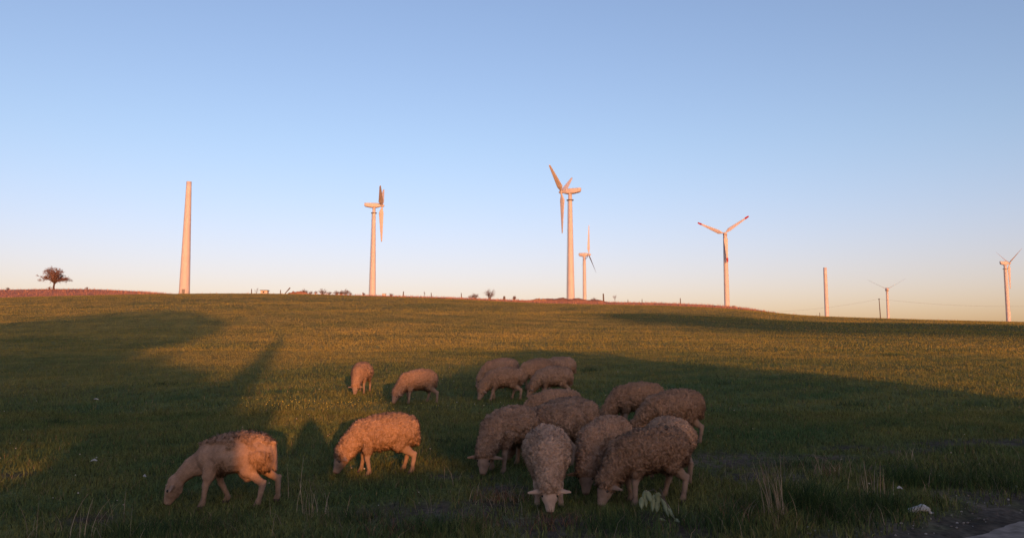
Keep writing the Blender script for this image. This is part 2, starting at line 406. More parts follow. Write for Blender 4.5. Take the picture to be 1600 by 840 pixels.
def house_caster():  # unseen building, added with its outline shaped to throw the right-hand shadow
    D = 35; x, y = uv(-D, 0); t = empty('farmhouse_caster', (x, y, zb), RZS); tag(t, 'added rendered building with tiled roof behind the viewpoint, shaped for its shadow', 'house_caster')
    L = 9.
    prof = [(1.52, -.5), (1.52, 5.7), (9.3, 8.2), (13.3, 6.2), (13.3, -.5)]
    b = MB(); b.loft([[(px, 0, pz) for px, pz in prof], [(px, -L, pz) for px, pz in prof]]); b.build('wall', M['plaster'], t, fixn=True)
    r = MB()
    for (a, c) in (((1.35, 5.68), (9.3, 8.32)), ((9.3, 8.32), (13.65, 6.14))):
        ring = lambda yy: [(a[0], yy, a[1]), (c[0], yy, c[1]), (c[0], yy, c[1] + .18), (a[0], yy, a[1] + .18)]
        r.loft([ring(.3), ring(-L - .3)])
    ro = r.build('roof', M['tile'], t, fixn=True)
    MB().box((11.2, -5, 7.9), (.6, .6, 1.3)).build('chimney', M['plaster'], ro)
    d = MB().box((7, .03, 1.05), (1, .08, 2.1)).build('door', M['post'], t); MB().ball((7.38, .1, 1.05), (.03, .03, .03)).build('handle', M['steel'], d)
    for wx in (3.6, 10.2):
        for wz in (1.6, 4.4):
            w = MB().box((wx, .03, wz), (1., .07, 1.2)).build('window', M['dark'], t)
            f = MB(); f.box((wx, .08, wz - .64), (1.2, .14, .08)); f.build('sill', M['stone'], w)
    a = MB(); pr = [(13.3, -.5), (13.3, 5.45), (18.5, 4.6), (18.5, -.5)]
    a.loft([[(px, -.3, pz) for px, pz in pr], [(px, -L + 1, pz) for px, pz in pr]]); a.build('lean_to', M['plaster'], t, fixn=True)
house_caster()
x, y = uv(-6.6, 0); wt = empty('wall_caster', (x, y, zb), RZS); tag(wt, 'added rough stone wall behind the viewpoint, shading the near ground', 'wall')  # added wall, keeps the low sun off the nearest ground
b = MB()
for i in range(48):
    b.box((-12 + i * .5, random.uniform(-.03, .03), 1.06), (.5, .4, 2.12 + random.uniform(-.06, .1)))
b.build('masonry', M['stone'], wt)

# ------------------------------------------------------------------ voxel-welded bodies
def capsule(mb, a, b, ra, rb, n=14, m=5, sq=(1, 1)):
    a = Vector(a); b = Vector(b); d = (b - a); L = d.length; d = d / max(L, 1e-6)
    u = Vector((0, 1, 0)); u = (u - d * u.dot(d)); u = u.normalized() if u.length > .1 else d.orthogonal().normalized(); w = d.cross(u)
    rings = []
    for i in range(m + 1):
        t = math.pi / 2 * (1 - i / m); rings.append((a - d * ra * math.sin(t), max(ra * math.cos(t), .002)))
    for i in range(m + 1):
        t = math.pi / 2 * i / m; rings.append((b + d * rb * math.sin(t), max(rb * math.cos(t), .002)))
    R = []
    for c, r in rings:
        R.append([c + (u * math.cos(6.28318 * j / n) * sq[0] + w * math.sin(6.28318 * j / n) * sq[1]) * r for j in range(n)])
    mb.loft(R)
def weld(mb, voxel, smooth_it):
    me = bpy.data.meshes.new('tmp'); me.from_pydata(mb.v, [], mb.f)
    bm = bmesh.new(); bm.from_mesh(me); bmesh.ops.recalc_face_normals(bm, faces=bm.faces); bm.to_mesh(me); bm.free()
    o = bpy.data.objects.new('tmp', me); COL.objects.link(o)
    r = o.modifiers.new('r', 'REMESH'); r.mode = 'VOXEL'; r.voxel_size = voxel
    s = o.modifiers.new('s', 'SMOOTH'); s.factor = .5; s.iterations = smooth_it
    dg = bpy.context.evaluated_depsgraph_get(); ev = o.evaluated_get(dg); m2 = ev.to_mesh()
    V = np.empty(len(m2.vertices) * 3, np.float32); m2.vertices.foreach_get('co', V); V = V.reshape(-1, 3).copy()
    N = np.empty(len(m2.vertices) * 3, np.float32); m2.vertices.foreach_get('normal', N); N = N.reshape(-1, 3).copy()
    Q = np.array([tuple(p.vertices) for p in m2.polygons], np.int32)
    ev.to_mesh_clear(); bpy.data.objects.remove(o); bpy.data.meshes.remove(me)
    return V, N, Q

def vnoise(P, sc, seed):
    r = np.random.default_rng(seed); o = 0
    for k in range(8):
        d = r.normal(size=3); d /= np.linalg.norm(d); o = o + np.sin(P @ d * (6.283 / sc * r.uniform(.6, 1.6)) + r.uniform(0, 6.28))
    return o / 8 * 1.6

# ------------------------------------------------------------------ sheep
FEET = []
def make_sheep(key, label, px, py, head, sc=1., nyaw=0., hyaw=0., seed=1, step=(0, 0, 0, 0), shorn=False, vox=.0078, tone=1., reach=0., nstr=26000, bulk=1., face=.8):
    """built facing +x; head = heading in degrees (180 left, 270 to the camera)"""
    r = np.random.default_rng(seed); rr = random.Random(seed)
    C = []                                     # (a, b, ra, rb, wool_a, wool_b, squash)
    tw = (.88 if shorn else 1.0) * bulk
    def seg(a, b, ra, rb, wa, wb, sq=(1, 1)): C.append((Vector(a), Vector(b), ra, rb, wa, wb, sq))
    seg((.15, 0, .445), (.03, 0, .462), .168 * tw, .192 * tw, 1, 1, (1.0, 1.04))
    seg((.03, 0, .462), (-.13, 0, .478), .192 * tw, .197 * tw, 1, 1, (1.07, 1.0))
    seg((-.13, 0, .478), (-.25, 0, .478), .197 * tw, .178 * tw, 1, 1, (1.04, 1.0))
    seg((-.29, 0, .49), (-.31, 0, .41), .125 * tw, .115 * tw, 1, 1, (1.25, 1))
    # neck and head
    ny = math.radians(nyaw); hy = math.radians(nyaw + hyaw)
    n0 = Vector((.19, 0, .455)); nd = Vector((math.cos(ny), math.sin(ny), 0)); hd = Vector((math.cos(hy), math.sin(hy), 0))
    poll = n0 + nd * (.215 + reach) + Vector((0, 0, -.215 + .015 * rr.uniform(-1, 1)))
    mid = n0.lerp(poll, .5) + Vector((0, 0, .02))
    if shorn:
        seg(n0 + Vector((-.03, 0, -.03)), mid, .145, .092, .2, 0, (.75, 1)); seg(mid, poll + Vector((0, 0, .01)), .088, .056, 0, 0, (.8, 1))
    else:
        seg(n0, mid, .158 * bulk, .125, 1, 1, (.95, 1)); seg(mid, poll, .125, .098, 1, 1, (.92, 1))
    fd = (hd * .38 + Vector((0, 0, -.92))).normalized(); side = Vector((-hd.y, hd.x, 0)); fwd = fd.cross(side)
    wl_ = .0 if shorn else .8
    fore = poll + fd * .05
    seg(poll + fd * .0, fore + fd * .04, .074, .066, wl_, 0, (1, 1))
    muz = fore + fd * .13
    seg(fore + fd * .04 + hd * .0, muz, .062, .042, 0, 0, (.88, 1.0))
    seg(fore + fd * .025 - hd * .035, muz - hd * .012, .055, .032, 0, 0, (.8, 1))
    for s in (1, -1):                         # ears
        e0 = poll + fd * .035 - hd * .0 + side * s * .06
        seg(e0, e0 + side * s * .115 + Vector((0, 0, -.015)) - hd * .02, .027, .012, 0, 0, (.6, 1.25))
    FEET_L = [muz + fd * .05]
    for i, (lx, s) in enumerate(((.145, 1), (.145, -1), (-.25, 1), (-.25, -1))):
        d = step[i]; yy = s * (.10 if i < 2 else .105)
        wl2 = 0. if shorn else 1.
        if i < 2:
            k = Vector((lx + .01 + d * .45, yy, .205)); ft = Vector((lx + d, yy, .07))
            seg((lx - .02, yy * 1.0, .40), (lx + .0 + d * .15, yy, .30), .095 * (.8 if shorn else 1), .062, wl2, wl2 * .6, (.8, 1))
            seg((lx + d * .15, yy, .30), k, .05, .029, wl2 * .3, 0, (.9, 1)); seg(k, ft, .028, .021, 0, 0)
            seg(k + Vector((.004, 0, .01)), k - Vector((0, 0, .02)), .031, .028, 0, 0)
        else:
            st = Vector((lx + .06 + d * .2, yy * 1.08, .345)); hk = Vector((lx - .085 + d * .7, yy, .215)); ft = Vector((lx - .055 + d, yy, .07))
            seg((lx + .0, yy * 1.0, .46), st, .135 * tw * (.85 if shorn else 1), .088 * (.8 if shorn else 1), .9, wl2 * .7, (.72, 1))
            seg(st, hk, .072 * (.75 if shorn else 1), .031, wl2 * .5, 0, (.8, 1)); seg(hk, ft, .029, .022, 0, 0); seg(hk + Vector((-.012, 0, .02)), hk, .024, .026, 0, 0)
        FEET_L.append(ft + Vector((.02, 0, -.07))); seg(ft, ft + Vector((.022, 0, -.05)), .025, .03, 0, 0, (1, 1.1))
    seg((-.385, 0, .54), (-.405, 0, .33), .042, .028, .9, .6, (1.1, .8))
    if shorn: seg((-.13, 0, .30), (-.16, 0, .255), .055, .045, 0, 0)
    mb = MB()
    for a, b, ra, rb, wa, wb, sq in C: capsule(mb, a, b, ra, rb, sq=sq)
    V, N, Q = weld(mb, vox, 9)
    # wool amount from the nearest segment
    best = np.full(len(V), 9.); wool = np.zeros(len(V)); seglab = np.zeros(len(V), int)
    for q, (a, b, ra, rb, wa, wb, sq) in enumerate(C):
        A = np.array(a); D = np.array(b) - A; t = np.clip(((V - A) @ D) / (D @ D), 0, 1)
        dist = np.linalg.norm(V - A - t[:, None] * D, axis=1) - (ra + (rb - ra) * t)
        k = dist < best; best[k] = dist[k]; wool[k] = (wa + (wb - wa) * t)[k]; seglab[k] = q
    if shorn:
        ragged = vnoise(V, .12, seed) * .05
        back = np.clip((V[:, 2] + ragged - .555 - .0 * np.clip(V[:, 0], -.1, .4)) / .04, 0, 1)
        hau = np.exp(-(((V[:, 0] + .30) / .09) ** 2 + ((V[:, 2] - .43 + ragged) / .10) ** 2) ** 2)
        frg = np.exp(-(((V[:, 0] - .04 + ragged) / .04) ** 2 + ((V[:, 2] - .36) / .09) ** 2)) * .9
        wool = np.clip(wool, 0, 1) * np.clip(np.maximum(np.maximum(back, hau), frg), 0, 1)
    # locks: cells on the fleece, long in height on the flanks
    P = V.copy(); P[:, 0] *= 1.7; P[:, 1] *= 1.35; P[:, 2] *= .8
    nc = 3000
    cells = P[r.choice(len(P), nc, replace=False)] + r.normal(0, .008, (nc, 3))
    kd = kdtree.KDTree(nc)
    for i, c in enumerate(cells): kd.insert(c, i)
    kd.balance()
    f1 = np.empty(len(P)); f2 = np.empty(len(P)); cid = np.empty(len(P), int)
    for i in range(len(P)):
        q = kd.find_n(P[i], 2); f1[i] = q[0][2]; f2[i] = q[1][2]; cid[i] = q[0][1]
    P3 = V.copy(); P3[:, 2] *= .55; nb = 170                  # wide partings, mostly running down the flank
    cb = P3[r.choice(len(P3), nb, replace=False)]; kb = kdtree.KDTree(nb)
    for i, c in enumerate(cb): kb.insert(c, i)
    kb.balance(); part = np.empty(len(P3)); bid = np.empty(len(P3), int)
    for i in range(len(P3)):
        q = kb.find_n(P3[i], 2); part[i] = q[1][2] - q[0][2]; bid[i] = q[0][1]
    part = np.clip(part / .02, 0, 1); clump = r.uniform(-1, 1, nb)[bid]
    crack = np.clip((f2 - f1) / .016, 0, 1); cellh = r.uniform(-1, 1, nc)[cid]
    lump = vnoise(V, .2, seed + 5) * .006
    amp = .022 if not shorn else .016
    disp = wool * (amp * (crack ** .7 - .5) + .003 * cellh + .012 * (part - .8) + .003 * clump + lump + (.02 if shorn else .004)) + .0022 * vnoise(V, .05, seed + 9) + .0012 * vnoise(V, .022, seed + 11)
    V2 = V + N * disp[:, None]
    hue = r.normal(0, .035); wc = np.array([.275 * (1 + hue), .177, .121 * (1 - hue)]) * tone
    cj = (1 + .09 * cellh + .12 * vnoise(V, .3, seed + 3) + .07 * r.normal(size=len(V)))
    colw = wc * cj[:, None]
    colw *= (1 - .25 * np.clip(vnoise(V, .45, seed + 17) - .3, 0, 1))[:, None]       # soiled patches of their own shape
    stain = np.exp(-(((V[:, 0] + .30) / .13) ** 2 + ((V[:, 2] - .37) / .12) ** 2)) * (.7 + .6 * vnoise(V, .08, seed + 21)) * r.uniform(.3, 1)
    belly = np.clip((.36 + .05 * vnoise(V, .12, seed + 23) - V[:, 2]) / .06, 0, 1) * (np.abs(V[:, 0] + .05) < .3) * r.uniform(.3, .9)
    browning = np.clip(np.maximum(stain, belly), 0, 1)[:, None] * .6; colw = colw * (1 - browning) + np.array([.10, .062, .042]) * browning  # brown on the haunch stain and along the lower belly
    colw *= (1 + .08 * clump)[:, None]
    cs = np.array([.31, .215, .16]) * face * (1 + .10 * vnoise(V, .09, seed + 4))[:, None]
    if shorn: cs = np.array([.29, .19, .135]) * (1 + .14 * vnoise(V, .2, seed + 4) + .10 * vnoise(V, .045, seed + 6) + .06 * r.normal(size=len(V)))[:, None]
    wk = np.clip(wool * 1.6, 0, 1)[:, None]; colv = colw * wk + cs * (1 - wk)
    shin = np.clip((.16 + .05 * vnoise(V, .06, seed + 31) - V[:, 2]) / .1, 0, 1)[:, None] * (np.linalg.norm(V[:, :2] - np.array(muz)[:2], axis=1) > .14)[:, None] * .55
    colv = colv * (1 - shin) + np.array([.13, .09, .06]) * shin
    brow = np.linalg.norm(V - np.array(fore + fd * .03), axis=1); fk = np.clip(1 - np.abs(brow - .075) / .03, 0, 1) * np.clip(vnoise(V, .05, seed + 33), 0, 1)
    colv = colv * (1 - .3 * fk[:, None])
    nose = np.linalg.norm(V - np.array(muz + fd * .04), axis=1); colv = np.where((nose < .03)[:, None], np.array([.14, .085, .07]), colv)
    hoofm = V[:, 2] < .038; far_head = np.linalg.norm(V[:, :2] - np.array(muz)[:2], axis=1) > .12
    colv = np.where((hoofm & far_head)[:, None], np.array([.08, .065, .055]), colv)
    # place
    p = hit(px, py); e = .35
    gx = (gz(p.x + e, p.y) - gz(p.x - e, p.y)) / (2 * e); gyy = (gz(p.x, p.y + e) - gz(p.x, p.y - e)) / (2 * e)
    up = Vector((-gx, -gyy, 1)).normalized(); h = math.radians(head)
    fx = Vector((math.cos(h), math.sin(h), 0)); fx = (fx - up * fx.dot(up)).normalized(); fy = up.cross(fx)
    root = bpy.data.objects.new('sheep', None); COL.objects.link(root); root.empty_display_size = .3
    root.matrix_world = Matrix.Translation(p + Vector((0, 0, -.006))) @ Matrix((fx, fy, up)).transposed().to_4x4() @ Matrix.Scale(sc, 4)
    tag(root, label, 'sheep', 'grazing flock of sheep')
    for q in FEET_L: FEET.append(root.matrix_world @ q)
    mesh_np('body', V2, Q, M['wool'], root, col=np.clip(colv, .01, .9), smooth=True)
    for s in (1, -1):
        c = fore + fd * .03 + side * s * .054 + fwd * .022
        MB().ball(c, (.015, .015, .015)).build('eye', M['eye'], root, True)
    # fleece strands
    wi = np.flatnonzero(wool > .35)
    pass
    if shorn: wi = np.concatenate([np.repeat(wi, 2), np.flatnonzero((wool <= .35) & (V[:, 2] > .2))])
    pk = r.choice(wi, nstr); base = V2[pk] - N[pk] * .004
    dr = N[pk] * .7 + np.array([0, 0, -.5]) + r.normal(0, .16, (nstr, 3)) + r.normal(0, .36, (nc, 3))[cid[pk]]
    dr /= np.linalg.norm(dr, axis=1)[:, None]
    ln = r.uniform(.012, .030, (nstr, 1)) * (np.where(wool[pk] > .35, 1.25, .45)[:, None] if shorn else 1)
    sd = np.cross(dr, N[pk] + r.normal(0, .45, (nstr, 3))); sd /= np.linalg.norm(sd, axis=1)[:, None]; wd = .0022
    b1 = base - sd * wd; b2 = base + sd * wd; tip = base + dr * ln
    flip = (np.sum(np.cross(b2 - b1, tip - b1) * N[pk], 1) < 0)[:, None]; b1, b2 = np.where(flip, b2, b1), np.where(flip, b1, b2)
    SV = np.stack([b1, b2, tip], 1).reshape(-1, 3)
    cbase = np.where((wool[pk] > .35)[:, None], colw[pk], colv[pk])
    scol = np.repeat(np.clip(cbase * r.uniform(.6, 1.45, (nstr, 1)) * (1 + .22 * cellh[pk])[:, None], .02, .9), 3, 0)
    sn = np.repeat(.75 * N[pk] + .6 * dr, 3, 0); sn /= np.linalg.norm(sn, axis=1)[:, None]
    o = mesh_np('fleece', SV, np.arange(3 * nstr).reshape(nstr, 3), M['strand'], root, col=scol, smooth=True); o['kind'] = 'stuff'
    o.data.normals_split_custom_set_from_vertices([tuple(q) for q in sn])
    return root

make_sheep(1, 'partly shorn sheep with bare neck and ragged back wool, leftmost of the flock', 359, 790, 183, 0.98, 0, 0, 1, (.06, -.10, .02, -.10), True, tone=1., reach=.07, vox=.0078)
make_sheep(2, 'sunlit woolly sheep grazing leftward just behind the shorn sheep', 595, 741, 192, 0.97, 8, 5, 2, (-.02, .06, -.03, .04), tone=1.)
make_sheep(3, 'distant sunlit sheep seen head-on beside the yellow flowers', 565, 615, 266, 1.0, -4, 0, 3, (.05, 0, 0, 0), vox=.012, nstr=13500)
make_sheep(4, 'small sunlit sheep grazing leftward, farther off and right of the head-on one', 650, 631, 205, 0.97, 12, 10, 4, (.03, -.03, -.08, .04), vox=.012, nstr=13500)
make_sheep(5, 'shaded sheep with pale ear at the left front of the far cluster', 784, 626, 194, .99, 10, 8, 5, (.1, -.02, -.05, .06), vox=.011, nstr=10500)
make_sheep(6, 'sheep of the far cluster mostly hidden behind the pale-eared one', 780, 608, 190, 1.05, 0, 0, 6, vox=.013, nstr=7500)
make_sheep(7, 'sheep in the middle of the far cluster, only back and rump showing', 836, 610, 215, 1.06, 0, 0, 7, vox=.013, nstr=7500)
make_sheep(8, 'rearmost sheep of the far cluster, only its back showing on the right', 870, 605, 185, 1.05, 0, 0, 8, vox=.013, nstr=7500)
make_sheep(9, 'sheep grazing leftward at the right front of the far cluster', 862, 624, 188, 1.0, 0, 0, 9, vox=.012, nstr=13500)
make_sheep(10, 'sheep whose back shows between the far cluster and the near group', 862, 684, 182, 1.0, 0, 0, 10, vox=.011, nstr=10500)
make_sheep(13, 'sheep with round rump turned right, at the back of the near left group', 884, 708, 150, 1.03, 0, 0, 13, vox=.0105)
make_sheep(11, 'sheep wedged behind the head-on sheep, dark tail end to the right', 856, 726, 160, 1.03, 0, 0, 11)
make_sheep(12, 'brown sheep facing left of the head-on sheep, pale ears out, muzzle down', 793, 736, 232, 1.05, 8, 18, 12, (.04, -.02, 0, 0))
make_sheep(14, 'large sheep seen exactly head-on with pale face and ears spread', 857, 788, 269, 1.0, 0, 0, 14, (.05, -.02, 0, 0), tone=1.5, face=1.35, reach=.02)
make_sheep(15, 'sheep turned toward the camera with deeply creased neck wool', 945, 766, 236, 1.03, 10, 10, 15, (.05, -.03, 0, 0), tone=1.22)
make_sheep(16, 'big dark woolly sheep in side view at the right front of the flock', 1012, 787, 200, .98, 8, 8, 16, (.03, -.04, .0, .06), tone=.84, nstr=32000)
make_sheep(17, 'pale-backed sheep hidden behind the big dark side-on sheep', 1042, 752, 104, .98, 0, 0, 17, tone=1.5)
make_sheep(18, 'dark sheep grazing leftward at the back of the right-hand group', 992, 672, 186, 1.05, 0, 0, 18, tone=.9, vox=.011, nstr=13500)
make_sheep(19, 'sheep with outstretched hind leg at the far right of the flock', 1048, 694, 190, 1.07, -10, -10, 19, (.0, 0, -.03, .04), tone=.95, vox=.0105)

GR = [grass_zone(300000, 3.6, 14, .062, .0075, .6, 2), grass_zone(190000, 13.5, 34, .075, .016, 1.2, 1),
      grass_zone(190000, 33, 90, .085, .036, 1.2, 1), grass_zone(130000, 88, YC + 1, .10, .08, 1.2, 1)]
fx = np.concatenate([q.x + rng.normal(0, .06, 90) for q in FEET]); fy_ = np.concatenate([q.y - .02 + rng.normal(0, .05, 90) for q in FEET])
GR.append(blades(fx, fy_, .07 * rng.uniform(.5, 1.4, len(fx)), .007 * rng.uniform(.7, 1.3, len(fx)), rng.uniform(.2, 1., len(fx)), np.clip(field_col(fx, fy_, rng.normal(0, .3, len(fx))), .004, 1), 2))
off = 0; VV = []; FF = []; CC = []
for V, Fc, c in GR:
    VV.append(V); FF.append(Fc + off); CC.append(c); off += len(V)
tag(mesh_np('pasture_grass', np.concatenate(VV), np.concatenate(FF), M['grass'], col=np.concatenate(CC)),
    'short green pasture grass covering the hillside', 'grass', kind='stuff')
# ------------------------------------------------------------------ photographer
def photographer():
    y0 = -.42; x0 = 0.13; g = gz(x0, y0)
    t = empty('person', (x0, y0, 0)); tag(t, 'person in dark hooded jacket holding up a phone at the viewpoint', 'person')
    mb = MB(); c = lambda a, b, ra, rb, sq=(1, 1): capsule(mb, a, b, ra, rb, sq=sq)
    for s in (1, -1):
        c((s*.10, 0, -.82), (s*.11, .02, -1.25), .095, .065); c((s*.11, .02, -1.25), (s*.12, -.02, g + .09), .06, .045)
        c((s*.12, -.04, g + .045), (s*.13, .15, g + .04), .045, .04)
        c((s*.20, 0, -.24), (s*.26, .12, -.43), .075, .055); c((s*.26, .12, -.43), (s*.07, .34, -.12), .055, .035)
        for k in range(4):
            a = Vector((s*(.07), .35, -.11 + k*.02)); c(a, a + Vector((-s*.0, .05, .015)), .011, .010); c(a + Vector((0, .05, .015)), a + Vector((-s*.03, .062, .02)), .010, .008)
        c((s*.06, .33, -.13), (s*.03, .35, -.08), .012, .009)
    c((0, 0, -.8), (0, 0, -.55), .16, .17); c((0, 0, -.55), (0, -.01, -.26), .17, .18); c((-.12, -.01, -.22), (.12, -.01, -.22), .09, .09)
    c((0, 0, -.2), (0, .01, -.05), .075, .07); c((0, .01, .0), (0, -.01, .07), .1, .11); c((0, .1, -.04), (0, .12, -.02), .03, .018); c((0, -.03, .1), (0, -.05, .2), .08, .03)
    c((-.1, -.04, -.12), (0, -.02, .12), .09, .09); c((.1, -.04, -.12), (0, -.02, .12), .09, .09)
    V, N, Q = weld(mb, .012, 3)
    V[:, 0] *= 1.15
    o = mesh_np('body', V, Q, M['cloth'], t, smooth=True)
    ph = MB().box((0, 0, 0), (.142, .008, .07)).build('mobile_phone', M['phone'], None, loc=(0, -.03, 0)); tag(ph, 'mobile phone held up at the viewpoint', 'phone')
photographer()

# ------------------------------------------------------------------ wind turbines
def blade_mesh(mb, L, chord, base, zdir, xdir, pitch, root_off):
    """blade along zdir; xdir = rotor axis"""
    z = Vector(zdir).normalized(); ax = Vector(xdir).normalized(); tang = z.cross(ax)
    rings = []
    for i, t in enumerate([0, .04, .07, .10, .14, .18] + [.18 + .82 * q / 24 for q in range(1, 25)]):
        c = chord * (.32 if t < .05 else (.32 + .68 * min(1, (t - .04) / .14) if t < .18 else 1 - .72 * (t - .18) / .82)); c *= (.55 if t > .999 else 1)
        th = max(c * (.9 if t < .05 else max(.14, .5 - t * 1.4)), .05)
        tw = pitch + math.radians(14) * (1 - t)
        cd = tang * math.cos(tw) + ax * math.sin(tw); td = ax * math.cos(tw) - tang * math.sin(tw)
        r = []
        for j in range(18):
            a = 6.28318 * j / 18
            u = math.cos(a); r.append(Vector(base) + z * (root_off + t * (L - root_off)) + cd * (c * (u * .5 - .18 * (t > .05))) + td * (th * .5 * math.sin(a) * (1 - .35 * u)))
        rings.append(r)
    mb.loft(rings)
def turbine(label, bx, by, Y, hx, hy, bw, tw, L, angs, yaw, pitch=75, chord=1.5, nac=(6.2, 2., 1.9), red=False, rotor_front=2.6, ring=True):
    """(bx,by) tower foot pixel, (hx,hy) hub-height pixel of the tower top; yaw: direction of the rotor axis in degrees"""
    b0 = at(bx, by, Y); zg = gz(b0.x, Y); top = at(hx, hy, Y)
    H = top.z - zg
    t = empty('wind_turbine', (b0.x, Y, zg)); tag(t, label, 'wind turbine', 'wind turbines on the ridge')
    hs = [-.5, H * .33, H * .66, H - nac[2] * .5]
    rad = lambda z: (bw + (tw - bw) * max(z, 0) / H) / 2
    tb = MB(); zz = np.linspace(-.5, H - nac[2] * .45, 14); tb.tube([(0, 0, z) for z in zz], [rad(z) for z in zz], 28)
    tower = tb.build('tower', M['tower'], t, True)
    for z in (H * .33, H * .66):
        MB().tube([(0, 0, z - .09), (0, 0, z + .09)], rad(z) + .045, 28).build('flange', M['tower'], tower)
    MB().box((-.2, -bw / 2 + .02, 1.2), (.8, .12, 2.)).build('door', M['steel'], tower)
    if ring:
        z = H - nac[2] * .5 - 2.2; MB().tube([(0, 0, z), (0, 0, z + .22)], rad(z) + .55, 20).build('platform', M['steel'], tower)
        ld = MB()
        for s in (-.2, .2): ld.tube([(-rad(0) - .16, s, 0.5), (-rad(z) - .16, s, z)], .04, 5)
        for i in range(int(z / .6)): q = .6 + i * .6; ld.tube([(-rad(q) - .16, -.2, q), (-rad(q) - .16, .2, q)], .025, 4)
        ld.build('ladder', M['steel'], tower)
    ya = math.radians(yaw); ax = Vector((math.cos(ya), math.sin(ya), 0)); sd = Vector((-ax.y, ax.x, 0)); c = Vector((0, 0, H))
    nl, nw, nh = nac; rings = []
    for f, wsc, top_, bot in ((-.62, .55, .5, -.1), (-.55, .8, .52, -.3), (-.2, 1, .52, -.5), (.15, 1, .52, -.5), (.36, .7, .46, -.32), (.42, .5, .36, -.24)):
        hw = nw / 2 * wsc; zc = (top_ + bot) / 2 * nh; hh = (top_ - bot) / 2 * nh; r = []
        for j in range(16):
            a = 6.28318 * j / 16; ca, sa = math.cos(a), math.sin(a)
            r.append(c + ax * (f * nl) + sd * (hw * math.copysign(abs(ca) ** .55, ca)) + Vector((0, 0, zc + hh * math.copysign(abs(sa) ** .55, sa))))
        rings.append(r)
    nb = MB(); nb.loft(rings); nb.build('nacelle', M['blade'], t, fixn=True)
    hc = c + ax * (nl * .42 + .55); hb = MB()
    hb.tube([hc - ax * .6, hc - ax * .1, hc + ax * .35, hc + ax * .8, hc + ax * .95], [.5, .62, .58, .33, .06], 14); hb.build('hub', M['blade'], t, True)
    for a in angs:
        a = math.radians(a); zd = Vector((0, 0, 1)) * math.cos(a) + sd * math.sin(a)
        m = MB(); blade_mesh(m, L, chord, hc, zd, ax, math.radians(pitch), .3); bo = m.build('blade', M['blade'], t, True, fixn=True)
        if red:
            m = MB(); e = hc + zd * (L * .885); tang = zd.cross(ax); tw_ = math.radians(pitch)
            cd = tang * math.cos(tw_) + ax * math.sin(tw_); td = ax * math.cos(tw_) - tang * math.sin(tw_); rg = []
            for tt, cc in ((.86, .44), (.93, .385), (1.005, .30)):
                p = hc + zd * (L * tt); w = chord * cc * 1.08; rg.append([p + cd * (w * (sx * .5 - .18)) + td * (sy * .11) for sx, sy in ((-1.03, -1), (1.03, -1), (1.03, 1), (-1.03, 1))])
            m.loft(rg); m.build('red_tip', M['red'], bo, fixn=True)
    return t
def bare_tower(label, bx, by, Y, tx, ty, bw, tw):
    b0 = at(bx, by, Y); zg = gz(b0.x, Y); H = at(tx, ty, Y).z - zg
    t = empty('turbine_tower', (b0.x, Y, zg)); tag(t, label, 'tower', 'bare turbine towers')
    zz = np.linspace(-.5, H, 14); rad = lambda z: (bw + (tw - bw) * max(z, 0) / H) / 2
    tb = MB(); tb.tube([(0, 0, z) for z in zz], [rad(z) for z in zz], 30); tw_ = tb.build('tower', M['tower'], t, True)
    for f in (.34, .67, .995): z = H * f; MB().tube([(0, 0, z - .1), (0, 0, z + .1)], rad(z) + .04, 30).build('flange', M['tower'], tw_)
    MB().box((.3, -bw / 2 + .03, 1.3), (.9, .14, 2.1)).build('door', M['steel'], tw_)
bare_tower('tall bare tapering tower without a rotor, left on the ridge', 288, 458, 252, 292, 284, 3.35, 1.55)
bare_tower('short bare tower without a rotor, right of the red-tipped turbine', 1292, 492, 450, 1289.5, 418, 2.5, 1.9)
turbine('turbine with its nacelle pointing left, between bare tower and tallest turbine', 582, 462, 315, 583.5, 321, 2.75, 1.2, 14.4, (172, 52, 292), 6, pitch=70, chord=1.9)
turbine('tallest wind turbine with rotor on its left, on the red earth mound', 892, 466, 270, 890, 299, 2.75, 1.25, 14.3, (182, 62, 302), 158, pitch=62, chord=1.9)
turbine('slim wind turbine close behind the tallest one, one blade straight up', 913.5, 466, 372, 914, 398, 1.9, 1.35, 14., (2, 122, 242), -22, pitch=35, chord=1.3, nac=(4.2, 1.6, 1.8), ring=False)
turbine('wind turbine with dark red blade tips and Y-shaped rotor', 1136, 480, 390, 1132.5, 366, 2.8, 1.9, 14., (176, 56, 296), 250, pitch=8, chord=1.95, nac=(5, 1.9, 1.8), red=True, ring=False)
turbine('small distant turbine with thin Y-shaped blades beside the utility pole', 1388, 496, 565, 1386, 452, 2.2, 1.5, 14.2, (180, 60, 300), 245, pitch=80, chord=1.0, nac=(5, 2.4, 2.4), ring=False)
turbine('rightmost wind turbine at the edge of the picture', 1576, 500, 450, 1571, 411, 2.5, 1.6, 14.5, (178, 58, 298), -2, pitch=60, chord=1.4, nac=(4.4, 1.9, 2.2))

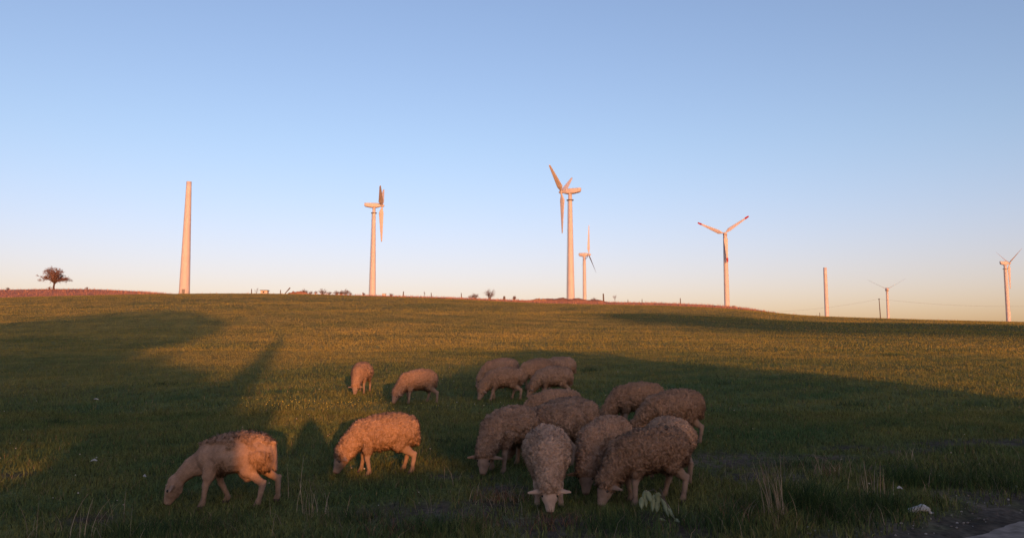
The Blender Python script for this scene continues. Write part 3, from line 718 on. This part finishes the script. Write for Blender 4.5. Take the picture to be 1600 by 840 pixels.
# ------------------------------------------------------------------ ridge: bare trees, shrubs, posts, hut, mound
def grow(mb, tw, p, d, L, r, lev, rr, spread, up):
    n = 4; pts = [p]; q = Vector(p); dd = Vector(d)
    for i in range(n):
        dd = (dd + Vector((rr.uniform(-1, 1), rr.uniform(-1, 1), rr.uniform(-.6, 1))) * .16 + Vector((0, 0, up * .06))).normalized(); q = q + dd * L / n; pts.append(q.copy())
    (mb if lev > 1 else tw).tube(pts, [r * (1 - .42 * i / n) for i in range(n + 1)], 7 if lev > 2 else 4 if lev > 1 else 3)
    if lev == 0: return
    k = {5: 4, 4: 4, 3: 4, 2: 4, 1: 4}[lev]
    for i in range(k):
        base = pts[-1] if i < 2 else pts[rr.choice((2, 3))]
        a = rr.uniform(0, 6.283); o = dd.orthogonal().normalized(); o2 = dd.cross(o)
        nd = (dd * math.cos(spread) + (o * math.cos(a) + o2 * math.sin(a)) * math.sin(spread) * rr.uniform(.7, 1.3)).normalized(); nd.z = nd.z * .75 + .06; nd.normalize()
        grow(mb, tw, base, nd, L * rr.uniform(.62, .82), r * .58, lev - 1, rr, spread, up)
def bare_tree(name, label, px, py, Y, h, levels, seed, spread=.7, trunk=.22, cat='tree', multi=1, tr=None):
    b0 = at(px, py, Y); t = empty(name, (b0.x, Y, gz(b0.x, Y) - .1)); tag(t, label, cat, 'bare trees and shrubs on the ridge'); rr = random.Random(seed)
    mb = MB(); tw = MB()
    for i in range(multi):
        a = rr.uniform(0, 6.28); tilt = 0 if multi == 1 else .5
        d = Vector((math.cos(a) * tilt, math.sin(a) * tilt, 1)).normalized()
        grow(mb, tw, Vector((0, 0, 0)), d, h * trunk, tr or h * .045, levels, rr, spread, 1)
    if mb.v: mb.build('trunk', M['bark'], t)
    if tw.v: o = tw.build('crown', M['twig'], t); o['kind'] = 'stuff'
    # scale to the wanted height
    zs = max(v[2] for v in tw.v); t.scale = (h / zs,) * 3
    return t
def oak(px, py, Y, Wd, H):
    b0 = at(px, py, Y); t = empty('oak_tree', (b0.x, Y, gz(b0.x, Y) - .1)); tag(t, 'round-crowned leafless tree standing alone on the far left ridge', 'tree', 'bare trees and shrubs on the ridge')
    rr = random.Random(5); mb = MB(); tw = MB(); mb.tube([(0, 0, 0), (-.08, 0, .9), (.05, 0, H * .28)], [.34, .27, .25], 9)
    for i in range(30):
        a = i * 2.4 + rr.uniform(0, 6.28); e = ((i * .618) % 1.); rx = Wd / 2 * math.sqrt(max(0., 1 - e ** 2.3)) * rr.uniform(.45, .86)
        p1 = Vector((math.cos(a) * rx, math.sin(a) * rx * .8, H * (.36 + .56 * e))); p0 = Vector((0, 0, H * rr.uniform(.2, .34))); m = p0.lerp(p1, .5) + Vector((rr.uniform(-.4, .4), rr.uniform(-.4, .4), rr.uniform(.2, .8)))
        mb.tube([p0, p0.lerp(m, .5) + Vector((0, 0, .15)), m, p1], [.15, .11, .08, .03], 6)
        for k in range(19):
            q = m.lerp(p1, rr.uniform(-.5, 1.05)); d = Vector((q.x * .3 + rr.gauss(0, 1), q.y * .3 + rr.gauss(0, 1), rr.gauss(.4, .7))).normalized(); q2 = q + d * rr.uniform(.5, 1.2)
            tw.tube([q, q.lerp(q2, .5) + Vector((0, 0, .08)), q2], [.04, .03, .02], 3)
            for j in range(8):
                c = q.lerp(q2, rr.uniform(.1, 1)); d = Vector((rr.gauss(c.x * .15, 1), rr.gauss(c.y * .15, 1), rr.gauss(.25, .8))).normalized(); tw.tube([c, c + d * rr.uniform(.3, .7)], [.028, .014], 3)
    mb.build('trunk', M['bark'], t, True); o = tw.build('crown', M['twig'], t); o['kind'] = 'stuff'
oak(84, 453, 243, 11.6, 7.3)
def bush(label, px, py, Y, h, w, seed, n):
    b0 = at(px, py, Y); t = empty('shrub', (b0.x, Y, gz(b0.x, Y) - .05)); tag(t, label, 'shrub', 'bare trees and shrubs on the ridge'); rr = random.Random(seed); st = MB(); tw = MB()
    for i in range(int(n * .75)):
        a = rr.uniform(0, 6.28); k = rr.random() ** .6; p = Vector((math.cos(a) * w / 2 * k, math.sin(a) * w / 2 * k, h * .85 * rr.uniform(.5, 1) * (1 - .45 * k * k))); b_ = Vector((p.x * .2, p.y * .2, 0)); m = b_.lerp(p, .5) + Vector((rr.gauss(0, .08), rr.gauss(0, .08), .06))
        st.tube([b_, m, p], [.035, .028, .016], 4)
        for j in range(7):
            c = m.lerp(p, rr.uniform(-.3, 1)); d = Vector((rr.gauss(p.x, .8), rr.gauss(p.y, .8), rr.gauss(.7, .5))).normalized(); tw.tube([c, c + d * rr.uniform(.12, .3) * max(h, 1)], [.022, .012], 3)
    st.build('stem', M['bark'], t); o = tw.build('crown', M['twig'], t); o['kind'] = 'stuff'
for i, (px, py, Y, h, lv, ml, lab) in enumerate((
    (12, 452, 262, 1., 2, 3, 'tiny leafless shrub at the left edge of the ridge'),
    (77, 459, 246, 1.1, 2, 4, 'low dry shrub on the reddish strip below the lone tree'),
    (136, 455, 262, .9, 2, 3, 'tiny dark shrub just right of the lone tree'),
    (400, 459, 262, 2.2, 2, 1, 'thin leafless sapling left of the little hut'),
    (476, 459, 258, 1.9, 3, 4, 'low dry bush beside the leaning post'),
    (504, 460, 262, 2.2, 3, 5, 'rounded leafless bush between leaning post and turbine'),
    (526, 461, 266, 1.6, 3, 4, 'low leafless bush halfway to the turbine'),
    (540, 461, 262, 2.3, 3, 3, 'upright leafless bush nearest the left turbine'),
    (485, 460, 262, 1.3, 2, 4, 'low tangle of scrub just right of the dry bush'), (493, 460, 262, 1.2, 2, 4, 'low tangle of scrub touching the rounded bush on its left'),
    (514, 460, 262, 1.3, 2, 4, 'low tangle of scrub touching the rounded bush on its right'), (533, 461, 262, 1.5, 2, 4, 'low tangle of scrub left of the upright bush'),
    (547, 461, 262, 1.1, 2, 4, 'low tangle of scrub right of the upright bush'), (735, 469, 262, 1.2, 2, 4, 'low tangle of scrub left of the dense brown bush'),
    (568, 463, 262, 1.3, 2, 2, 'small wispy shrub at the left foot of the turbine'),
    (611, 464, 262, 1.2, 2, 3, 'small leafless shrub right of the left turbine'),
    (662, 467, 258, 1.9, 2, 1, 'thin sapling between two fence posts'),
    (742, 469, 256, 2.1, 3, 5, 'dense brown bush left of the fan-shaped small tree'),
    (765, 468, 256, 4.2, 4, 2, 'small fan-shaped leafless tree in mid ridge'),
    (803, 469, 256, 1.7, 2, 2, 'wispy shrub left of the red earth mound'),
    (928, 470, 262, 1.6, 2, 3, 'small shrub at the right foot of the slim turbine'),
    (961, 473, 258, 2.5, 3, 1, 'crooked sapling right of the earth mound'))):
    Y = 239.4 + (i % 4) * .4
    if ml == 1: bare_tree('sapling', lab, px, py, Y, h, lv, 20 + i, .6, .3, 'shrub', ml, .05)
    else: bush(lab, px, py, Y, h, h * (.75 if ml < 3 else 1.35), 20 + i, 26 if h < 1.5 else 46)
for i, (px, hpx, Y, w, lab) in enumerate((
    (393, 8, 248, .16, 'fence post left of the little hut'), (438, 6, 248, .16, 'fence post just left of the leaning dark post'),
    (630, 7, 250, .18, 'thick fence post right of the left turbine'), (674, 6, 250, .15, 'fence post left of the dense brown bush'),
    (721, 7, 250, .15, 'fence post right beside the dense brown bush'), (788, 5, 250, .4, 'stubby wide post right of the fan-shaped tree'),
    (943, 12, 248, .26, 'tall dark post right of the earth mound'), (981, 4, 250, .12, 'low post right of the crooked sapling'),
    (1003, 5, 250, .12, 'thin post midway between mound and red-tipped turbine'), (1063, 8, 250, .16, 'post left of the red-tipped turbine'),
    (1280, 7, 250, .12, 'thin stake left of the short bare tower'))):
    Y = 239 + (i % 3) * .4; a = at(px, 460, Y); z = gz(a.x, Y); hh = hpx * Y / F * 1.1
    b = MB(); lx = random.uniform(-.06, .06) * hh; b.tube([(0, 0, -.4), (lx * .5, .02, hh * .5), (lx, 0, hh)], [w, w * .9, w * .75], 7); b.tube([(lx - .02, 0, hh * .8), (lx + .02, -w - .1, hh * .82)], .03, 4)
    tag(b.build('fence_post', M['post'], None, loc=(a.x, Y, z)), lab, 'post', 'posts on the ridge')
# leaning post and debris mound
a = at(446, 459, 239); b = MB(); b.tube([(-.4, 0, -.2), (.5, 0, .9), (1.35, 0, 1.9)], [.12, .16, .19], 7)
tag(b.build('leaning_post', M['post'], None, loc=(a.x, 239, gz(a.x, 239))), 'dark post leaning steeply to the right beside the hut', 'post')
def heap(name, label, px, py, Y, L, Wd, H, mt, seed, cat):
    a = at(px, py, Y); X, Yy = np.meshgrid(np.linspace(-1, 1, 61), np.linspace(-1, 1, 31)); R = np.clip(1 - X**2 - Yy**2, 0, 1)
    Z = H * R ** .8 * (1 + .35 * nz(X * L, Yy * Wd, L * .35, seed) + .2 * nz(X * L, Yy * Wd, L * .1, seed + 1))
    wx = a.x + X * L; wy = Y + Yy * Wd; Zw = G(wx, wy) + Z - .12
    i = np.arange(X.size).reshape(X.shape); q = np.stack([i[:-1, :-1], i[:-1, 1:], i[1:, 1:], i[1:, :-1]], -1).reshape(-1, 4)
    zb_ = gz(a.x, Y)
    return tag(mesh_np(name, np.stack([(wx - a.x).ravel(), (wy - Y).ravel(), (Zw - zb_).ravel()], 1), q, mt, smooth=True, loc=(a.x, Y, zb_)), label, cat)
heap('earth_mound', 'long red earth mound at the foot of the tallest turbine', 890, 470, 238, 12.5, 5, .95, M['soil'], 3, 'mound')
heap('earth_mound', 'small pale earth heap left of the tallest turbine', 843, 472, 232, 3., 1.5, .75, mat('pale_soil', (.3, .16, .09), 1, noise=(.8, .8, 1.2)), 5, 'mound')
heap('rubble_heap', 'low reddish heap of rubble at the leaning post', 466, 459, 238, 3.6, 1.6, .8, M['soil'], 8, 'mound')
a = at(413.5, 459, 240); h = empty('hut', (a.x, 240, gz(a.x, 240))); tag(h, 'tiny flat-roofed hut on the left ridge', 'hut')
MB().box((0, 0, .5), (2., 1.7, 1.2)).build('wall', M['plaster'], h); MB().box((0, 0, 1.17), (2.4, 2.1, .14)).build('roof', M['post'], h); MB().box((-.1, -.86, .6), (.45, .06, .4)).build('window', M['dark'], h)
a = at(1146, 480, 300); h = empty('equipment_cabinet', (a.x, 300, gz(a.x, 300))); tag(h, 'small dark cabinet at the right foot of the red-tipped turbine', 'cabinet')
zc = at(1146, 479, 300).z - h.location.z; MB().box((0, 0, zc / 2), (.9, .7, zc + .6)).build('casing', M['steel'], h); MB().box((0, 0, zc + .36), (1.1, .9, .1)).build('lid', M['steel'], h)
a = at(600, 463, 300); h = empty('equipment_cabinet', (a.x, 300, gz(a.x, 300))); tag(h, 'pale low cabinet at the right foot of the left turbine', 'cabinet')
zc = at(600, 459, 300).z - h.location.z; MB().box((0, 0, zc / 2), (1.3, 1, zc)).build('casing', M['plaster'], h); MB().box((.1, 0, zc + .05), (1.5, 1.2, .1)).build('lid', M['steel'], h)
# utility pole and wires
Y = 330; a = at(1375.5, 497, Y); z = gz(a.x, Y); H = at(1375, 466, Y).z - z
up_ = empty('utility_pole', (a.x, Y, z)); tag(up_, 'thin dark utility pole beside the small distant turbine', 'utility pole')
MB().tube([(0.2, 0, -.5), (0, 0, H * .6), (-.15, 0, H)], [.22, .18, .14], 9).build('pole', M['post'], up_); MB().box((-.15, 0, H - .35), (.14, 1.6, .14)).build('crossarm', M['post'], up_)
p0 = Vector((a.x - .15, Y, z + H - .2))
for lab, p1, sag in (('thin overhead wire running left from the utility pole', at(1185, 487.5, Y), 1.2), ('thin overhead wire running right from the utility pole', at(1640, 477, Y), 1.4)):
    pts = [p0.lerp(p1, i / 24) - Vector((0, 0, sag * 4 * (i / 24) * (1 - i / 24))) for i in range(25)]
    tag(MB().tube(pts, .028, 4).build('overhead_wire', M['wire']), lab, 'wire')

# ------------------------------------------------------------------ foreground
def stalks(name, label, px, py, n, h, spread, lean, cols, w=.004, cat='dry grass', group='verge plants', leanx=0, seed=1):
    r = np.random.default_rng(seed); p = hit(px, py)
    V = []; Fc = []; Cc = []; q = 0
    for i in range(n):
        bx, by = r.normal(0, spread), r.normal(0, spread * .6); hh = h * r.uniform(.45, 1.1); a = r.uniform(0, 6.28)
        l = lean * r.uniform(.2, 1.2); dx, dy = math.cos(a) * l * hh + leanx * hh, math.sin(a) * l * hh; wa = r.uniform(0, 6.28)
        bz = gz(p.x + bx, p.y + by) - p.z - .01; c = np.array(cols[r.integers(len(cols))]) * r.uniform(.7, 1.3)
        ww = w * r.uniform(.6, 1.3)
        for k in range(5):
            t = k / 4; cx, cy, cz = bx + dx * t * t, by + dy * t * t, bz + hh * t * (1 - .3 * l * t); wk = ww * (1 - .75 * t)
            V += [(cx - math.cos(wa) * wk, cy - math.sin(wa) * wk, cz), (cx + math.cos(wa) * wk, cy + math.sin(wa) * wk, cz)]; Cc += [c, c]
        for k in range(4): Fc.append((q + 2*k, q + 2*k + 1, q + 2*k + 3, q + 2*k + 2))
        q += 10
    t = empty(name, p); o = mesh_np('blades', V, Fc, M['grass'], t, col=np.array(Cc)); o['kind'] = 'stuff'
    return tag(t, label, cat, group)
STRAW = [(.3, .23, .15), (.24, .17, .11), (.34, .27, .19)]; RUST = [(.17, .085, .05), (.22, .12, .07), (.1, .06, .04)]
GRN = [(.035, .065, .02), (.05, .08, .025), (.03, .05, .02)]; DK = [(.06, .045, .035), (.09, .06, .045)]
stalks('dry_grass_clump', 'tall pale dry stalks leaning left, right of the flock', 1218, 812, 32, .52, .075, .22, STRAW, .0035, leanx=-.12, seed=1)
stalks('dry_grass_clump', 'pale upright dry stalks between the two green tussocks', 1362, 775, 22, .34, .08, .15, STRAW, .0035, seed=2)
stalks('dry_grass_clump', 'rusty dry tuft behind the right-hand green tussock', 1290, 742, 60, .24, .1, .5, RUST + STRAW, .003, seed=3)
stalks('dry_grass_clump', 'thin dry stalks standing between the two nearest sunlit sheep', 490, 805, 26, .34, .12, .35, STRAW, .0028, seed=4)
stalks('dry_grass_clump', 'two long thin straws right of the shorn sheep', 452, 778, 3, .48, .05, .12, STRAW, .0028, seed=55)
stalks('dry_grass_clump', 'rusty dry tuft beside the head-on sheep', 785, 782, 150, .16, .16, .8, RUST + STRAW[:1], .003, seed=5)
stalks('dry_grass_clump', 'dark dead tuft at the muzzle of the head-on sheep', 865, 822, 170, .15, .15, .9, DK + RUST, .003, seed=6)
stalks('dry_grass_clump', 'dark dead tuft at the bottom edge, left of the head-on sheep', 745, 822, 120, .15, .15, .9, DK + RUST, .003, seed=7)
stalks('dry_grass_clump', 'brown dead tuft at the bottom edge below the sunlit sheep', 618, 834, 120, .16, .16, .9, RUST + DK, .003, seed=8)
stalks('dry_grass_clump', 'long pale straws in the bottom left corner', 92, 838, 16, .36, .16, .5, STRAW, .0028, seed=9)
stalks('dry_grass_clump', 'long leaning straws left of the shorn sheep at the bottom', 195, 834, 22, .33, .2, .6, STRAW + GRN, .0028, seed=10)
stalks('dry_grass_clump', 'small dark dead clump at lower left', 143, 815, 80, .1, .09, 1., DK, .003, seed=11)
stalks('tall_straw', 'single tall thin stalk right of the big dark sheep', 1096, 838, 2, .72, .012, .2, [(.22, .2, .12)], .0035, leanx=.1, seed=12)
stalks('grass_tussock', 'large dark green tussock with tall blades on the verge', 1268, 800, 520, .34, .16, .55, GRN, .0035, 'grass tussock', seed=13)
stalks('grass_tussock', 'rounded green tussock right of the upright dry stalks', 1425, 758, 420, .27, .17, .6, GRN, .0035, 'grass tussock', seed=14)
stalks('grass_tussock', 'wide low green tussock at the right edge', 1570, 762, 520, .24, .3, .6, GRN, .0035, 'grass tussock', seed=15)
stalks('grass_tussock', 'dark tussock behind the white sack', 1375, 800, 380, .22, .18, .6, GRN, .0035, 'grass tussock', seed=16)
stalks('grass_tussock', 'green grass bunch below the big dark sheep', 965, 828, 320, .18, .17, .6, GRN, .003, 'grass tussock', seed=17)
stalks('grass_tussock', 'green grass bunch around the fallen leafy branch', 1128, 826, 320, .2, .2, .6, GRN, .003, 'grass tussock', seed=18)
stalks('grass_tussock', 'green grass bunch at the bottom left below the shorn sheep', 215, 838, 320, .17, .25, .6, GRN, .003, 'grass tussock', seed=19)
stalks('grass_tussock', 'green grass bunch at the bottom between the brown tufts', 680, 830, 320, .17, .2, .6, GRN, .003, 'grass tussock', seed=20)
stalks('dry_grass_clump', 'scatter of dead stems between big sheep and dry stalks', 1140, 812, 40, .2, .2, .9, STRAW + RUST, .0025, seed=21)
stalks('dry_grass_clump', 'pale dead stems behind the tall dry stalks', 1245, 765, 36, .26, .12, .5, STRAW, .0025, seed=22)
stalks('dry_grass_clump', 'lone bent straw on the bare soil at right', 1412, 718, 5, .2, .04, .5, STRAW, .003, seed=23)

# leafy branch: stems and single drooping leaves
p = hit(1040, 812); br = empty('leafy_branch', p); tag(br, 'fallen branch with large pale green oval leaves at the bottom', 'branch')
SCL = p.y / F
def P2(px, py, dy=0): return Vector(((px - 1040) * SCL, dy, (812 - py) * SCL + .035))
stem = MB(); stem.tube([P2(1060, 826, .05), P2(1052, 812, .0), P2(1040, 790, -.02), P2(1031, 770, -.03)], [.006, .005, .004, .003], 6)
stem.tube([P2(1040, 790, -.02), P2(1022, 772, -.03), P2(1008, 775, -.04)], [.004, .003, .002], 5); stem.tube([P2(1054, 822, .03), P2(1045, 830, -.05), P2(1032, 836, -.08)], [.005, .004, .002], 5)
stem.build('stem', M['post'], br)
LM = mat('pale_leaf', (.21, .25, .15), .6, noise=(25, .85, 1.12), spec=.3)
def leaf(a, b, w):
    a = Vector(a); b = Vector(b); d = b - a; s = d.cross(Vector((0, 1, .3))).normalized(); nrm = s.cross(d.normalized()); V = []; n = 9
    for i in range(n):
        t = i / (n - 1); ww = w * math.sin(math.pi * min(1, .04 + .96 * t ** .85)) ** .8; c = a + d * t + nrm * (.012 * math.sin(3.14 * t))
        V += [c - s * ww + nrm * .006, c, c + s * ww + nrm * .006]
    f = []
    for i in range(n - 1):
        for k in (0, 1): f.append((3*i + k, 3*i + k + 1, 3*i + k + 4, 3*i + k + 3))
    m = MB(); m.add(V, f); o = m.build('leaf', LM, br, True)
    so_ = o.modifiers.new('t', 'SOLIDIFY'); so_.thickness = .0012
for a, b, w in (((1003, 783), (1003, 802), 4), ((1008, 774), (1011, 800), 4.5), ((1010, 774), (1018, 791), 5), ((1022, 780), (1020, 806), 3.5), ((1027, 776), (1030, 796), 5.5), ((1028, 790), (1027, 807), 4.5),
                ((1033, 786), (1052, 815), 4), ((1036, 794), (1043, 812), 2.5), ((1052, 815), (1058, 823), 3.5), ((1040, 822), (1028, 840), 3.5), ((1044, 828), (1038, 840), 3.5), ((1050, 828), (1052, 842), 4.5), ((1055, 830), (1060, 844), 4.), ((1060, 832), (1074, 841), 4), ((1030, 816), (1042, 824), 3)):
    leaf(P2(*a, random.uniform(-.06, .0)), P2(*b, random.uniform(-.06, .0)), w * SCL)
# white sack
p = hit(1437, 802); mb = MB()
capsule(mb, (-.075, 0, .025), (.03, .01, .045), .028, .036, sq=(1, .8)); capsule(mb, (.03, .01, .05), (.075, 0, .035), .028, .018); capsule(mb, (.07, 0, .035), (.09, 0, .008), .016, .010); capsule(mb, (.085, 0, .008), (.115, 0, .006), .01, .007)
V, N, Q = weld(mb, .004, 3); V = V + N * (vnoise(V, .04, 3) * .002)[:, None] + N * (np.abs(vnoise(V, .09, 9)) * .005)[:, None]
tag(mesh_np('plastic_sack', V, Q, M['bag'], smooth=True, loc=p + Vector((0, 0, .0))), 'crumpled white sack lying by the road edge', 'litter')
for i, (px, py, ln, lab) in enumerate(((1533, 731, .05, 'small white scrap in the grass at right'), (1407, 768, .07, 'thin white splinter left of the rounded tussock'), (1590, 766, .03, 'tiny white scrap at the right edge'),
                                   (225, 749, .035, 'small white scrap left of the shorn sheep'), (150, 626, .12, 'pale thin scrap far off at left'), (146, 724, .09, 'pale bent scrap among the grass at left'))):
    p = hit(px, py); mb = MB(); a = random.uniform(-.6, .6); d = Vector((math.cos(a), .2, .25 * math.sin(a))) * ln * .4
    mb.loft([[p - d + Vector((0, 0, .03)), p - d + Vector((0, .012, .042)), p - d + Vector((0, .02, .03))], [p + Vector((0, 0, .036)), p + Vector((0, .016, .056)), p + Vector((0, .03, .036))], [p + d + Vector((0, 0, .026)), p + d + Vector((0, .01, .036)), p + d + Vector((0, .02, .028))]])
    tag(mb.build('paper_scrap', M['bag'], fixn=True), lab, 'litter', 'scraps of litter')
# pebbles along the road, flowers and pale flecks in the field
def flecks(name, label, cat, pts, sz, cols, up=.05):
    m = MB()
    for x, y in pts:
        s = sz * random.uniform(.5, 1.4); z = gz(x, y) + up * random.uniform(.3, 1.1); c = cols[random.randrange(len(cols))]; k = random.uniform(.8, 1.15)
        m.ball((x, y, z), (s, s * random.uniform(.6, 1), s * random.uniform(.45, .8)), 6, 4, c=tuple(v * k for v in c))
    return tag(m.build(name, M['leaf'], col=True), label, cat, kind='stuff')
pts = []
for i in range(330):
    t = random.uniform(-4, 3); w = abs(random.gauss(0, .35)); pts.append((RP[0] + RD[0] * t - RN[0] * (w - .1), RP[1] + RD[1] * t - RN[1] * (w - .1)))
flecks('pebbles', 'small pebbles and grit along the road edge', 'pebbles', pts, .009, [(.17, .14, .12), (.12, .1, .085), (.28, .25, .22)], .006)
pts = []
for i in range(150):
    a = hit(random.gauss(500, 90), random.gauss(633, 5)); pts.append((a.x, a.y))
flecks('yellow_flowers', 'strip of small yellow flowers in the sunlit grass', 'flowers', pts, .010, [(.4, .31, .04), (.42, .36, .06)], .07)
pts = []
for i in range(150):
    a = hit(random.uniform(380, 1000), random.uniform(520, 640)); pts.append((a.x, a.y))
for i in range(90):
    a = hit(random.uniform(0, 1600), random.uniform(600, 800)); pts.append((a.x, a.y))
for i in range(40):
    a = hit(random.gauss(690, 50), random.gauss(556, 8)); pts.append((a.x, a.y))
flecks('pale_flecks', 'scattered pale daisies and chips in the grass', 'flowers', pts, .008, [(.5, .44, .36), (.4, .32, .24)], .06)

n = 1100; x, y = scatter(n, 5.2, 9.6, .6); rd = road_dist(x, y); k = (rd > .2) & (rd < 3.4 + nz(x, y, 1., 71)) & (nz(x, y, .9, 72) > -.15); x, y = x[k], y[k]; n = len(x)
V, Fc, c = blades(x, y, rng.uniform(.10, .30, n), rng.uniform(.003, .006, n), rng.uniform(.2, 1.3, n), np.array([.27, .21, .14]) * rng.uniform(.4, 1.25, (n, 1)), 2)
tag(mesh_np('verge_straw', V, Fc, M['grass'], col=c), 'loose dead straws standing all over the verge', 'dry grass', kind='stuff')

for i, (px, py, n_, h_, sp, lab) in enumerate(((1392, 556, 70, .16, .22, 'dark weed clump out in the lit field at right'), (1335, 634, 90, .12, .2, 'low dark weed patch in the shaded field at right'), (88, 662, 80, .12, .13, 'dark weed clump alone in the grass at left'),
        (922, 580, 80, .14, .2, 'dark weed clump right of the far cluster of sheep'), (1130, 600, 60, .1, .18, 'small weed patch behind the rightmost sheep'), (250, 600, 60, .1, .2, 'small weed patch in the big shadow at left'), (700, 690, 60, .09, .12, 'small weed patch between sunlit sheep and brown sheep'))):
    stalks('weed_clump', lab, px, py, n_, h_, sp, .8, [(.03, .055, .02), (.045, .065, .03)], .011, 'weed', 'weeds in the field', seed=80 + i)

for i, (px, py, n_, h_, sp, lab) in enumerate(((1180, 800, 260, .16, .16, 'ragged green tussock left of the tall pale stalks'), (1310, 815, 300, .2, .18, 'ragged tussock below the upright dry stalks'), (1485, 760, 260, .17, .16, 'small green tussock between rounded tussock and right edge'),
        (1540, 735, 260, .16, .18, 'small tussock below the bare soil at right'), (1240, 730, 200, .14, .2, 'low tussock behind the tall pale stalks'), (560, 812, 260, .15, .2, 'low green tussock below the sunlit sheep'), (330, 828, 260, .15, .22, 'low green tussock below the shorn sheep'))):
    stalks('grass_tussock', lab, px, py, n_, h_, sp, .7, GRN + [(.12, .095, .055)], .0035, 'grass tussock', seed=120 + i)
